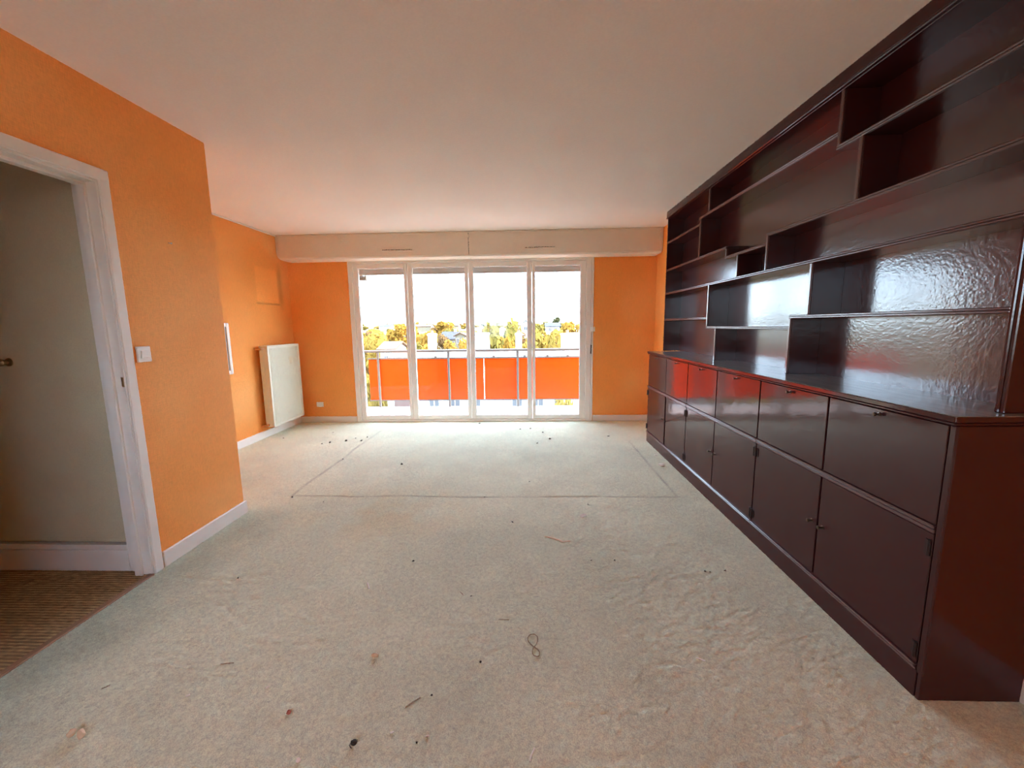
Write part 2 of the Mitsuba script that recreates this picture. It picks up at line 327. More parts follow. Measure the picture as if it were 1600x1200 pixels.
# ------------------------------------------------------------------ the glazed doors
wk = 'window_1'
tag(wk, 'four panel white sliding window door to the balcony', kind='structure')
FY0, FY1 = D - 0.012, D + 0.07
put('outer_frame', cat_(box(WX0 + 0.001, -2.312, FY0, FY1, 0, WZ - 0.001, 0.005), box(0.805, 0.872, FY0, FY1, 0, WZ - 0.001, 0.005),
                        box(-2.312, 0.805, FY0, FY1, 2.160, WZ - 0.001, 0.005), box(-2.312, 0.805, FY0, FY1, 0.0, 0.032, 0.005)), 'mat_frame_pvc', wk)
put('side_strip', box(0.873, 0.906, D - 0.006, D + 0.05, 0, WZ - 0.001, 0.004), 'mat_frame_pvc', wk)
SASH = [(-2.312, -1.582, -2.245, -1.622), (-1.578, -0.760, -1.511, -0.805), (-0.756, 0.084, -0.694, 0.021), (0.088, 0.805, 0.125, 0.727)]
for i, (a, b, ga, gb) in enumerate(SASH):
    y0, y1 = D + 0.002, D + 0.056
    z0, z1 = 0.033, 2.159
    s_ = put('sash', cat_(box(a + 0.001, ga, y0, y1, z0, z1, 0.005), box(gb, b - 0.001, y0, y1, z0, z1, 0.005),
                          box(ga, gb, y0, y1, z0, 0.088, 0.005), box(ga, gb, y0, y1, 2.098, z1, 0.005)), 'mat_frame_pvc', wk)
    put('gasket', cat_(box(ga - 0.001, ga + 0.004, y0 + 0.008, y0 + 0.012, 0.087, 2.099), box(gb - 0.004, gb + 0.001, y0 + 0.008, y0 + 0.012, 0.087, 2.099),
                       box(ga, gb, y0 + 0.008, y0 + 0.012, 2.095, 2.099), box(ga, gb, y0 + 0.008, y0 + 0.012, 0.087, 0.091)), 'mat_grey_metal', s_)
    yg = D + 0.03
    pane = trimesh.Trimesh([[ga - 0.01, yg, 0.08], [gb + 0.01, yg, 0.08], [gb + 0.01, yg, 2.11], [ga - 0.01, yg, 2.11]], [[0, 1, 2], [0, 2, 3]], process=False)
    put('pane', pane, 'mat_pane', s_)
    if i == 1:
        put('handle', cat_(box(-0.792, -0.772, y0 - 0.006, y0 + 0.002, 0.98, 1.12, 0.003), box(-0.788, -0.776, y0 - 0.035, y0 - 0.004, 1.06, 1.075, 0.003), box(-0.788, -0.776, y0 - 0.04, y0 - 0.028, 0.97, 1.078, 0.004)), 'mat_frame_pvc', s_)

tag('window_2', 'white casement window in the wall behind the camera', kind='structure')
fr = [box(a, b, YN - 0.12, YN - 0.05, RW[2], RW[3], 0.005) for a, b in ((RW[0], RW[0] + 0.08), (RW[1] - 0.08, RW[1]), (-1.245, -1.155))] + [box(RW[0], RW[1], YN - 0.12, YN - 0.05, a, b, 0.005) for a, b in ((RW[2], RW[2] + 0.08), (RW[3] - 0.08, RW[3]))]
put('frame', cat_(*fr), 'mat_frame_pvc', 'window_2')
yg = YN - 0.085
put('pane', trimesh.Trimesh([[RW[0] + 0.05, yg, RW[2] + 0.05], [RW[1] - 0.05, yg, RW[2] + 0.05], [RW[1] - 0.05, yg, RW[3] - 0.05], [RW[0] + 0.05, yg, RW[3] - 0.05]], [[0, 1, 2], [0, 2, 3]], process=False), 'mat_pane', 'window_2')

rk = thing('roller_shutter', 'raised grey roller shutter whose bottom edge hangs behind the top of the window', 'roller shutter')
for k in range(3):
    z = 2.05 + 0.05 * k
    put('slat', box(WX0 + 0.03, 0.86, 5.775, 5.787, z + 0.0005, z + 0.0505, 0.002), 'mat_shutter', rk)
put('bottom_bar', box(WX0 + 0.03, 0.86, 5.768, 5.794, 2.035, 2.051, 0.004), 'mat_shutter', rk)
put('guide', box(WX0 + 0.002, WX0 + 0.035, 5.765, 5.80, 0.0, 2.2), 'mat_frame_pvc', rk)
put('guide', box(0.855, 0.89, 5.765, 5.80, 0.0, 2.2), 'mat_frame_pvc', rk)

# shutter crank beside the right jamb
hk = thing('shutter_crank', 'white shutter crank box with hanging dark rod at the right window jamb', 'crank')
put('housing', box(0.885, 0.925, D - 0.035, D + 0.0, 1.225, 1.29, 0.005), 'mat_white_plastic', hk)
put('rod', cyl([0.882, D - 0.022, 1.225], [0.872, D - 0.018, 0.93], 0.0045, 10), 'mat_grey_metal', hk, smooth=40)
put('grip', cyl([0.876, D - 0.020, 1.05], [0.872, D - 0.018, 0.93], 0.008, 10), 'mat_dark_slot', hk, smooth=40)

# socket on the back wall
ok_ = thing('wall_socket', 'small double white socket low on the orange wall left of the window', 'socket')
put('plate', box(-2.945, -2.845, D - 0.009, D, 0.222, 0.292, 0.004), 'mat_white_plastic', ok_)
for x in (-2.918, -2.872):
    put('outlet', lathe([x, D - 0.0085, 0.257], [0, -1, 0], [[0, 0], [0.019, 0], [0.019, 0.003], [0.016, 0.003], [0.015, 0.001], [0, 0.001]]), 'mat_white_plastic', ok_, smooth=40)

# ------------------------------------------------------------------ radiator
rd = thing('radiator', 'white panel radiator on the left orange wall in the corner by the window', 'radiator')
RX0, RX1, RY0, RY1, RZ0, RZ1 = -3.155, -3.050, 4.765, 5.435, 0.135, 1.115
fp = [box(RX1 - 0.016, RX1 - 0.003, RY0, RY1, RZ0, RZ1, 0.004)]
n_ = 20
for k in range(n_):
    y = RY0 + 0.03 + (RY1 - RY0 - 0.06) * (k + 0.5) / n_
    w = (RY1 - RY0 - 0.06) / n_ * 0.28
    fp.append(box(RX1 - 0.006, RX1 + 0.003, y - w, y + w, RZ0 + 0.03, RZ1 - 0.03, 0.0018))
put('front_panel', cat_(*fp), 'mat_radiator', rd)
put('rear_panel', box(RX0, RX0 + 0.014, RY0 + 0.004, RY1 - 0.004, RZ0, RZ1 - 0.004, 0.004), 'mat_radiator', rd)
for y0, y1 in ((RY0 - 0.004, RY0 + 0.006), (RY1 - 0.006, RY1 + 0.004)):
    put('side_cover', diff(box(RX0 + 0.002, RX1 - 0.002, y0, y1, RZ0 + 0.005, RZ1 + 0.004), *([box(-3.107, -3.098, y0 - 0.01, y0 + 0.003, RZ0 + 0.06, RZ1 - 0.08)] if y0 < 5 else [])), 'mat_radiator', rd)
put('top_grille', cat_(*[box(RX0 + 0.012, RX1 - 0.014, RY0 + 0.01 + k * 0.0262, RY0 + 0.022 + k * 0.0262, RZ1 - 0.008, RZ1 + 0.002) for k in range(25)], box(RX0, RX0 + 0.012, RY0, RY1, RZ1 - 0.01, RZ1 + 0.003), box(RX1 - 0.014, RX1 - 0.002, RY0, RY1, RZ1 - 0.01, RZ1 + 0.003)), 'mat_radiator', rd)
put('plug', lathe([-3.095, RY0 - 0.003, RZ1 - 0.03], [0, -1, 0], [[0, 0], [0.016, 0], [0.016, 0.006], [0.008, 0.008], [0.008, 0.003], [0, 0.003]]), 'mat_white_plastic', rd, smooth=40, label='round vent plug')
put('pipe', cat_(cyl([XL + 0.001, RY0 - 0.025, RZ1 - 0.035], [-3.135, RY0 - 0.025, RZ1 - 0.035], 0.010), cyl([-3.135, RY0 - 0.03, RZ1 - 0.035], [-3.135, RY0 + 0.01, RZ1 - 0.035], 0.011)), 'mat_copper', rd, smooth=40)
put('pipe', cat_(cyl([XL + 0.001, RY0 - 0.03, RZ0 + 0.025], [-3.12, RY0 - 0.03, RZ0 + 0.025], 0.010), cyl([-3.12, RY0 - 0.035, RZ0 + 0.025], [-3.12, RY0 + 0.01, RZ0 + 0.025], 0.012)), 'mat_copper', rd, smooth=40)
for y in (4.90, 5.30):
    put('bracket', box(XL + 0.0005, RX0 + 0.002, y, y + 0.03, RZ0 + 0.1, RZ1 - 0.1), 'mat_grey_metal', rd)
put('heat_meter', hull([(RX1 + 0.002, 5.195, 0.875), (RX1 + 0.002, 5.225, 0.875), (RX1 + 0.002, 5.195, 0.955), (RX1 + 0.002, 5.225, 0.955), (RX1 + 0.024, 5.205, 0.885), (RX1 + 0.024, 5.218, 0.940)], 0.008), 'mat_meter', rd, smooth=40, label='small white heat meter clipped on the front')

# white framed hatch on the far left wall, mostly behind the partition's corner
fk = thing('wall_hatch', 'white framed hatch on the far left wall peeping out behind the partition corner', 'hatch')
put('frame', cat_(box(XL, XL + 0.018, 4.297, 4.338, 0.838, 1.386, 0.003), box(XL, XL + 0.018, 3.70, 3.741, 0.838, 1.386, 0.003), box(XL, XL + 0.018, 3.741, 4.297, 1.345, 1.386, 0.003), box(XL, XL + 0.018, 3.741, 4.297, 0.838, 0.879, 0.003)), 'mat_white_paint', fk)
put('panel', box(XL, XL + 0.006, 3.741, 4.297, 0.879, 1.345), 'mat_grey_metal', fk)

# ------------------------------------------------------------------ built-in furniture, right wall
XC, XU, XB = 1.359, 1.532, 1.716
CZ = 1.0185
Y0, Y1 = 1.322, 4.585
EDGE = [4.582, 4.008, 3.475, 2.946, 2.403, 1.862, 1.330]
scene['knob_brass'] = scene.pop('mat_knob'); KN = 'knob_brass'
ORD = ['farthest of three', 'middle of three', 'nearest, with exposed end']
def knob(parent, y, z, r=0.0085, l=0.026):
    put('knob', lathe([XC + 0.001, y, z], [-1, 0, 0], [[0, 0], [r * 1.15, 0], [r * 1.15, 0.003], [r * 0.5, 0.005], [r * 0.5, l * 0.6], [r, l * 0.7], [r * 1.05, l * 0.9], [r * 0.7, l], [0, l]], 14), KN, parent, smooth=40)
for c in range(3):
    ya, yb, yc = EDGE[2 * c], EDGE[2 * c + 1], EDGE[2 * c + 2]
    u_ = thing('cabinet_unit', f'dark aubergine base cabinet, two flaps above two doors, {ORD[c]}', 'cabinet', 'lacquered base cabinets under the worktop')
    X0 = XC + 0.019
    z0, z1 = 0.104, 0.985
    near, far = yc + 0.002, ya - 0.002
    put('carcass', cat_(box(X0, XB - 0.002, near, near + 0.018, z0, z1, 0.001), box(X0, XB - 0.002, far - 0.018, far, z0, z1, 0.001), box(X0, XB - 0.002, yb - 0.009, yb + 0.009, z0, z1, 0.001),
                        box(XB - 0.012, XB - 0.002, near, far, z0, z1), box(X0, XB - 0.002, near, far, z0, z0 + 0.018), box(X0, XB - 0.002, near, far, z1 - 0.018, z1), box(X0, XB - 0.002, near, far, 0.615, 0.633)), 'mat_lacquer', u_)
    put('middle_rail', cat_(box(XC - 0.008, X0, near, far, 0.6285, 0.6405, 0.003), box(XC - 0.005, X0, near, far, 0.612, 0.6265, 0.003)), 'mat_lacquer_edge', u_)
    put('bottom_rail', cat_(box(XC - 0.010, X0, near, far, 0.1155, 0.1275, 0.003), box(XC - 0.006, X0, near, far, 0.104, 0.1135, 0.003)), 'mat_lacquer_edge', u_)
    for (hi, lo) in ((ya, yb), (yb, yc)):
        g1 = 0.004 + (0.004 if abs(lo - yb) > 0.01 or True else 0)
        f_ = put('flap', box(XC, XC + 0.017, lo + 0.005, hi - 0.005, 0.6425, 0.983, 0.002), 'mat_lacquer', u_)
        knob(f_, (hi + lo) / 2 + (0.0), 0.963, 0.0075, 0.024)
        left = hi == ya
        sl = 0.028 if (c == 0 and not left) else 0.005          # the far right-hand door has a wide gap
        d_ = put('door', box(XC, XC + 0.017, lo + 0.005, hi - sl, 0.129, 0.610, 0.002), 'mat_lacquer', u_)
        ky = lo + 0.036 if left else hi - 0.036 - (sl - 0.005)
        knob(d_, ky, 0.380)
        hy = hi - 0.0095 if left else lo + 0.0095; o = -0.009 if left else 0.009
        for hz in (0.560, 0.180):
            put('hinge', cat_(cyl([XC - 0.006, hy, hz - 0.028], [XC - 0.006, hy, hz + 0.028], 0.0065, 10), box(XC - 0.004, XC + 0.002, hy + o - 0.010, hy + o + 0.010, hz - 0.025, hz + 0.025, 0.001)), 'mat_hinge', d_)
    if c == 2:
        put('end_panel', cat_(box(XC + 0.004, XB, Y0 - 0.014, yc - 0.001, 0.10, 0.9865, 0.002), box(XC + 0.004, XB, Y0 - 0.008, yc - 0.001, 0.0, 0.098, 0.002)), 'mat_lacquer', u_, label='dark flat end panel facing the camera')
        put('corner_bead', box(XC - 0.004, XC + 0.004, Y0 - 0.016, yc - 0.002, 0.10, 0.986, 0.003), 'mat_lacquer', u_)
put('plinth', box(XC + 0.002, XC + 0.020, EDGE[6] + 0.001, Y1, 0.0, 0.1035, 0.002), 'mat_lacquer', label='long dark plinth on the carpet below the base cabinets', cat='plinth')

wt = thing('worktop', 'long glossy dark worktop over the three base cabinets', 'worktop')
put('top', box(XC - 0.013, XB, Y0 - 0.018, Y1 + 0.008, 0.9995, CZ, 0.004), 'mat_worktop', wt)
put('edge_strip', box(XC - 0.010, XB, Y0 - 0.016, Y1 + 0.006, 0.987, 0.9985, 0.004), 'mat_lacquer', wt)
put('front_lip', cat_(box(XC - 0.017, XC - 0.0125, Y0 - 0.018, Y1 + 0.008, 0.9995, CZ - 0.001, 0.002), box(XC - 0.0125, XB, Y0 - 0.022, Y0 - 0.0175, 0.9995, CZ - 0.001, 0.002)), 'mat_lacquer', wt)

bc = thing('bookcase', 'tall dark aubergine bookcase of stepped open shelves standing on the worktop', 'bookcase')
BY0, BY1 = 1.347, 4.655
put('back_panel', box(XB - 0.012, XB, BY0, BY1, CZ, 2.42), 'mat_lacquer_back', bc)
put('end_panel', cat_(box(XU + 0.004, XB, BY0, BY0 + 0.022, CZ, 2.42, 0.002), box(XU, XU + 0.012, BY0 - 0.003, BY0 + 0.010, CZ, 2.42, 0.003), box(XU - 0.001, XU + 0.012, BY0 + 0.013, BY0 + 0.026, CZ, 2.42, 0.003)), 'mat_lacquer', bc)
put('end_panel', box(XU, XB, BY1 - 0.014, BY1, CZ, 2.42, 0.002), 'mat_lacquer', bc)
put('top_board', box(XU, XB, BY0, BY1, 2.42, 2.436, 0.002), 'mat_lacquer', bc)
put('cornice', cat_(box(XU - 0.012, XB, BY0 - 0.006, BY1 + 0.004, 2.437, H - 0.0005, 0.003), box(XU - 0.018, XU + 0.01, BY0 - 0.008, BY1 + 0.006, 2.424, 2.436, 0.004)), 'mat_lacquer', bc)
NE = BY0 + 0.022
SH = [(3.815, BY1 - 0.014, 2.175), (2.205, 3.838, 2.228), (NE, 2.212, 2.162), (NE, 2.768, 1.867), (3.30, BY1 - 0.014, 1.887), (2.768, 3.31, 1.812), (NE, BY1 - 0.014, 1.640), (3.58, BY1 - 0.014, 1.360), (2.456, 3.583, 1.283), (NE, 2.476, 1.348)]
t = 0.010
for a, b, z in SH:
    s_ = put('shelf', box(XU + 0.010, XB - 0.012, a, b, z - t, z + t, 0.001), 'mat_lacquer_top', bc)
    put('nosing', cat_(box(XU - 0.002, XU + 0.010, a, b, z + 0.0008, z + t, 0.003), box(XU - 0.002, XU + 0.010, a, b, z - t, z - 0.0008, 0.003)), 'mat_lacquer_edge', s_)
VD = [(3.805, 1.897, 2.218), (3.645, 2.238, 2.42), (2.201, 2.172, 2.42), (2.060, 1.877, 2.152), (2.757, 1.650, 1.857), (3.297, 1.822, 1.877), (3.120, 1.650, 1.802), (2.322, 1.358, 1.630), (3.572, 1.293, 1.630), (3.405, CZ, 1.273), (2.466, CZ, 1.338)]
for y, a, b in VD:
    s_ = put('divider', box(XU + 0.010, XB - 0.012, y - t, y + t, a, b, 0.001), 'mat_lacquer', bc)
    put('nosing', box(XU - 0.001, XU + 0.010, y - t, y + t, a, b, 0.003), 'mat_lacquer_edge', s_)

# ------------------------------------------------------------------ balcony
BX0, BX1, BYE = -2.76, 1.75, 6.90
put('balcony_slab', box(-2.80, 1.80, 5.9, BYE + 0.05, -0.28, -0.05, 0.004), 'mat_balcony_floor', kind='structure', label='pale balcony floor')
put('window_sill', box(WX0, WX1, FY1 - 0.01, 5.93, -0.05, 0.012, 0.004), 'mat_balcony_floor', kind='structure')
bl = thing('balcony_railing', 'grey metal balcony railing with bright orange infill panels', 'railing')
put('top_rail', cat_(cyl([BX0, BYE, 0.915], [BX1, BYE, 0.915], 0.022, 14), cyl([BX0, 5.9, 0.915], [BX0, BYE, 0.915], 0.022, 14), cyl([BX1, 5.9, 0.915], [BX1, BYE, 0.915], 0.022, 14)), 'mat_rail', bl, smooth=40)
for x in (-2.515, -1.31, -0.14, 1.05):
    put('post', box(x - 0.018, x + 0.018, BYE - 0.016, BYE + 0.016, -0.06, 0.90, 0.004), 'mat_rail', bl)
for x in (BX0, BX1):
    put('post', box(x - 0.018, x + 0.018, BYE - 0.016, BYE + 0.016, -0.06, 0.90, 0.004), 'mat_rail', bl)
for a, b in ((-2.69, -0.722), (-0.702, 1.70)):
    put('infill_panel', box(a, b, BYE + 0.02, BYE + 0.028, 0.075, 0.775, 0.002), 'mat_panel_orange', bl, label='bright orange infill panel')
put('joint_strip', box(-0.722, -0.702, BYE + 0.012, BYE + 0.032, 0.075, 0.775), 'mat_white_plastic', bl, label='white strip between two orange panels')
put('panel_rail', cat_(box(-2.70, 1.70, BYE + 0.008, BYE + 0.034, 0.775, 0.795), box(-2.70, 1.70, BYE + 0.008, BYE + 0.034, 0.058, 0.075)), 'mat_rail', bl)
for x in (-1.53, -0.545, -0.02, 0.36, 0.70):
    put('clip', box(x - 0.02, x + 0.02, BYE, BYE + 0.036, 0.79, 0.822, 0.003), 'mat_rail', bl)
put('awning_bracket', cat_(box(-2.46, -2.30, 5.905, 5.99, 2.03, 2.12, 0.008), box(-2.40, -2.28, 5.98, 6.02, 1.99, 2.06, 0.008)), 'mat_rail', label='grey awning bracket outside the top left corner of the window', cat='bracket')

# ------------------------------------------------------------------ outdoors: ground, buildings, trees
def land_z(x, y):
    return np.interp(y, [6, 28, 45, 70, 110, 160, 230, 320, 420], [-11.0, -11.0, -8.0, -5.0, -2.2, -0.6, 0.6, 1.2, 1.4])
gx, gy = np.linspace(-260, 260, 70), np.concatenate([np.linspace(6.5, 60, 24), np.linspace(64, 420, 50)])
GX, GY = np.meshgrid(gx, gy)
GZ = land_z(GX, GY) + 0.8 * (meshkit.fbm(np.stack([GX * 0.03, GY * 0.03, GX * 0], -1)) - 0.5) * np.clip((GY - 40) / 60, 0, 1)
nx, ny = len(gx), len(gy)
ii, jj = np.meshgrid(np.arange(ny - 1), np.arange(nx - 1), indexing='ij')
q = (ii * nx + jj).ravel()
put('hillside', trimesh.Trimesh(np.stack([GX, GY, GZ], -1).reshape(-1, 3), np.vstack([np.stack([q, q + 1, q + nx + 1], 1), np.stack([q, q + nx + 1, q + nx], 1)]), process=False), 'mat_land', kind='structure', smooth=True, label='autumn hillside rising behind the houses')
put('street', box(-60, 60, 8, 27, -11.2, -10.93), 'mat_street', kind='structure')

def gable(x0, x1, y0, y1, ze, zr, over=0.25, along='x', th=0.12):
    """a gabled roof as a solid slab pair"""
    if along == 'x':
        ym = (y0 + y1) / 2
        prof = [(y0 - over, ze), (ym, zr), (y1 + over, ze), (y1 + over, ze - th), (ym, zr - th), (y0 - over, ze - th)]
        v = [(x, p[0], p[1]) for x in (x0 - over, x1 + over) for p in prof]
    else:
        xm = (x0 + x1) / 2
        prof = [(x0 - over, ze), (xm, zr), (x1 + over, ze), (x1 + over, ze - th), (xm, zr - th), (x0 - over, ze - th)]
        v = [(p[0], y, p[1]) for y in (y0 - over, y1 + over) for p in prof]
    f = []
    for k in range(6):
        a, b = k, (k + 1) % 6
        f += [[a, b, b + 6], [a, b + 6, a + 6]]
    for o, fl in ((0, 1), (6, 0)):
        for tri in ([0, 1, 4], [0, 4, 5], [1, 2, 3], [1, 3, 4]):
            f.append([tri[k] + o for k in ((0, 1, 2) if fl else (2, 1, 0))])
    m = trimesh.Trimesh(v, f, process=False); m.fix_normals(); return m

def walls(x0, x1, y0, y1, z0, ze, zr=None, along='x'):
    m = box(x0, x1, y0, y1, z0, ze)
    if zr is None: return m
    if along == 'x':
        ym = (y0 + y1) / 2
        p = trimesh.convex.convex_hull([(x, y, z) for x in (x0, x1) for y, z in ((y0, ze), (y1, ze), (ym, zr - 0.1))])
    else:
        xm = (x0 + x1) / 2
        p = trimesh.convex.convex_hull([(x, y, z) for y in (y0, y1) for x, z in ((x0, ze), (x1, ze), (xm, zr - 0.1))])
    return cat_(m, p)

def window_on(parent, x0, x1, y, z0, z1):
    w = put('window', cat_(box(x0, x1, y - 0.05, y + 0.05, z0, z0 + 0.08), box(x0, x1, y - 0.05, y + 0.05, z1 - 0.08, z1), box(x0, x0 + 0.07, y - 0.05, y + 0.05, z0, z1), box(x1 - 0.07, x1, y - 0.05, y + 0.05, z0, z1), box((x0 + x1) / 2 - 0.03, (x0 + x1) / 2 + 0.03, y - 0.05, y + 0.05, z0, z1)), 'mat_render_white', parent)
    put('pane', box(x0 + 0.05, x1 - 0.05, y - 0.02, y + 0.03, z0 + 0.05, z1 - 0.05), 'mat_window_dark', w)

def house(label, x0, x1, y0, y1, ze, zr, wall, roof, along='x', wins=(), chim=None, zb=None):
    h = thing('house', label, 'house')
    zb = float(land_z(0, y0)) - 1.0 if zb is None else zb
    put('wall', walls(x0, x1, y0, y1, zb, ze, zr, along), wall, h)
    rf = put('roof', gable(x0, x1, y0, y1, ze, zr, 0.3, along), roof, h)
    for w in wins: window_on(h, w[0], w[1], y0, w[2], w[3])
    if chim:
        cx, cw, ct = chim
        put('chimney', cat_(box(cx - cw, cx + cw, (y0 + y1) / 2 - 0.3, (y0 + y1) / 2 + 0.3, ze, ct), box(cx - cw - 0.08, cx + cw + 0.08, (y0 + y1) / 2 - 0.38, (y0 + y1) / 2 + 0.38, ct, ct + 0.12)), 'mat_render_white', rf)
    return h

# the flat white building across the street, with chimney stacks on its roof
fb = thing('white_apartment_building', 'long flat roofed white building across the street below the railing', 'building')
put('wall', box(-8.0, 13.0, 30.0, 34.5, -11.2, -0.78), 'mat_render_white', fb)
put('parapet', cat_(box(-8.1, 13.1, 29.9, 30.15, -0.78, -0.60), box(-8.1, 13.1, 34.35, 34.6, -0.78, -0.60), box(-8.1, -7.85, 30.15, 34.35, -0.78, -0.60)), 'mat_render_white', fb)
put('roof', box(-7.85, 13.0, 30.15, 34.35, -0.78, -0.74), 'mat_roof_gravel', fb)
put('cornice_band', box(-8.05, 13.05, 29.93, 30.0, -1.0, -0.92), 'mat_roof_gravel', fb)
for zz in (-4.75, -7.4):
    for k, x in enumerate(np.arange(-7.3, 12.5, 1.55)):
        if (k + (zz < -5)) % 4 == 3: continue
        window_on(fb, x, x + 0.85, 30.0, zz - 0.2, zz + 1.15)
for x0, x1, zt, pots in ((-4.3, -2.85, 0.82, 0), (-0.78, -0.32, 0.75, 1), (2.75, 4.6, 0.70, 2), (-7.55, -7.05, 0.80, 1)):
    c_ = put('chimney', cat_(box(x0, x1, 31.6, 32.5, -0.75, zt), box(x0 - 0.05, x1 + 0.05, 31.55, 32.55, zt - 0.16, zt - 0.06)), 'mat_render_white', fb)
    for k in range(pots):
        cx = x0 + (x1 - x0) * (k + 0.5) / pots
        put('pot', lathe([cx, 32.05, zt], [0, 0, 1], [[0, 0], [0.13, 0], [0.10, 0.22], [0.13, 0.25], [0, 0.25]], 12), 'mat_chimney_pot', c_, smooth=40)

house('low white house with pale peach tiled roof left of the white building', -13.6, -12.3, 38, 42, -0.70, -0.05, 'mat_render_white', 'mat_tile_terracotta', wins=((-13.3, -12.8, -2.2, -1.3),))
house('small pink house front just above the left orange panel', -11.2, -9.6, 34, 37.5, -1.2, -0.68, 'mat_render_pink', 'mat_tile_terracotta', wins=((-10.9, -10.5, -2.3, -1.5), (-10.2, -9.8, -2.3, -1.5)))
house('house with a big blue grey slate roof and small dormer', -15.4, -12.6, 75, 80, -0.95, 0.35, 'mat_render_cream', 'mat_slate', wins=((-15.0, -14.2, -2.3, -1.4), (-13.8, -13.0, -2.3, -1.4)), chim=(-13.2, 0.22, 0.8))
house('cream house with two dark windows beside the slate roof', -12.0, -10.3, 70, 74, -0.30, 0.28, 'mat_render_cream', 'mat_tile_terracotta', along='y', wins=((-11.8, -11.3, -1.6, -0.7), (-10.9, -10.4, -1.6, -0.7)))
house('white gabled house with grey roof standing above the trees', -1.0, 1.0, 90, 95, 1.30, 2.5, 'mat_render_white', 'mat_slate', along='y', wins=((-0.4, 0.4, 0.2, 1.1),))
house('low grey roofed white house at the right skyline', 5.4, 9.0, 110, 115, 1.0, 1.95, 'mat_render_white', 'mat_slate', wins=((6.0, 6.8, -0.3, 0.6), (7.5, 8.3, -0.3, 0.6)))
house('terracotta roofed white house at the far right', 12.6, 15.6, 100, 104, 0.6, 1.5, 'mat_render_white', 'mat_tile_terracotta', wins=((13.2, 14.0, -0.6, 0.2),))
house('distant grey roofed house left on the skyline', -34.0, -29.5, 160, 166, 1.7, 2.7, 'mat_render_white', 'mat_slate', wins=((-33, -32, 0.4, 1.3),))
house('distant cream house on the skyline behind the orange tree', -28.0, -24.5, 150, 156, 1.5, 2.3, 'mat_render_cream', 'mat_tile_terracotta')
house('distant long brown roof on the left skyline', -46.0, -38.0, 165, 171, 1.4, 2.3, 'mat_render_cream', 'mat_tile_terracotta', chim=(-41, 0.4, 2.9))
house('distant pale house at the left edge of the skyline', -68.0, -62.5, 190, 196, 1.7, 2.7, 'mat_render_white', 'mat_slate')

def crown_mesh(seed, n=1500, leaf=0.055, conic=False):
    r = np.random.default_rng(seed)
    blobs = []
    for k in range(9):
        z = r.uniform(0.25, 0.85)
        w = (1.05 - z) if conic else math.sqrt(max(0.05, 1 - (2 * z - 1.1) ** 2))
        a = r.uniform(0, 2 * math.pi)
        blobs.append(([0.27 * w * math.cos(a), 0.27 * w * math.sin(a), z], r.uniform(0.13, 0.22) * (0.5 + 0.5 * w)))
    blobs.append(([0, 0, 0.5], 0.26))
    V, F = [], []
    for k in range(n):
        c, rad = blobs[r.integers(len(blobs))]
        d = r.normal(size=3); d /= np.linalg.norm(d)
        p = np.array(c) + d * rad * r.uniform(0.75, 1.05)
        a = r.normal(size=3); a -= 0.6 * (a @ d) * d; a /= np.linalg.norm(a)
        b = np.cross(a, d + 0.5 * r.normal(size=3)); b /= np.linalg.norm(b)
        s = leaf * r.uniform(0.6, 1.3)
        i = len(V)
        V += [p - a * s, p + b * s * 0.5, p + a * s, p - b * s * 0.5]
        F += [[i, i + 1, i + 2], [i, i + 2, i + 3]]
    return trimesh.Trimesh(V, F, process=False)
CROWNS = [crown_mesh(s) for s in (1, 2, 3)] + [crown_mesh(4, conic=True)]
_cs = {}
def crown_shape(k, col):
    if (k, col) not in _cs: _cs[(k, col)] = mikit.ply(CROWNS[k], 'mat_leaf_' + col)
    return _cs[(k, col)]
_trunk = mikit.ply(cat_(cyl([0, 0, 0], [0, 0, 0.55], 0.035, 8, 0.02), cyl([0, 0, 0.4], [0.15, 0.05, 0.65], 0.016, 6, 0.008), cyl([0, 0, 0.35], [-0.14, -0.04, 0.62], 0.016, 6, 0.008)), 'mat_bark')
def tree(label, x, y, w, top, k, col, group=None, base=None):
    z0 = float(land_z(x, y)) - 0.3 if base is None else base
    h = top - z0
    t_ = thing('tree', label, 'tree', group)
    sx = w / 0.78
    m = T().translate([x, y, z0]).rotate([0, 0, 1], (x * 57 + y * 31) % 360).scale([sx, sx, h])
    put('crown', None, None, t_, shape=crown_shape(k, col), to=m, kind='stuff')
    put('trunk', None, None, t_, shape=_trunk, to=m)
tree('broad yellow green tree at the left end of the view above the railing', -17.2, 45, 5.6, 1.15, 0, 'yellow')
tree('golden tree behind the small peach roofed house', -16.6, 52, 3.6, 0.75, 1, 'gold')
tree('rounded pale golden tree on the skyline beside the first window post', -27.0, 90, 6.0, 2.1, 2, 'gold')
tree('low yellow shrub tree just above the railing at far left', -12.8, 33, 2.4, -0.5, 1, 'yellow')
tree('yellow orange tree left of the slim white chimney', -15.1, 60, 4.6, 1.0, 0, 'gold')
tree('dome shaped golden tree on the skyline above the slate roof', -20.6, 110, 6.4, 2.75, 2, 'gold')
tree('pale yellow tree behind the cream house', -16.6, 104, 5.0, 0.9, 1, 'yellow')
tree('orange yellow tree above the broad white chimney', -6.5, 65, 5.2, 1.5, 2, 'rust')
tree('tall leafy yellow green tree right of the broad white chimney', -2.4, 42, 4.0, 2.0, 0, 'green')
tree('brownish tree behind the tall leafy tree', -1.2, 70, 4.2, 1.6, 1, 'rust')
tree('bright golden bush beside the narrow white chimney', -1.25, 39, 1.7, 0.5, 2, 'gold')
tree('green yellow tree right of the narrow white chimney', 0.6, 50, 3.4, 0.85, 1, 'yellow')
tree('broad bright yellow green tree left of the double chimney', 2.5, 43, 4.4, 1.1, 0, 'yellow')
tree('dark green pointed tree on the skyline', 9.4, 126, 4.6, 3.9, 3, 'dark')
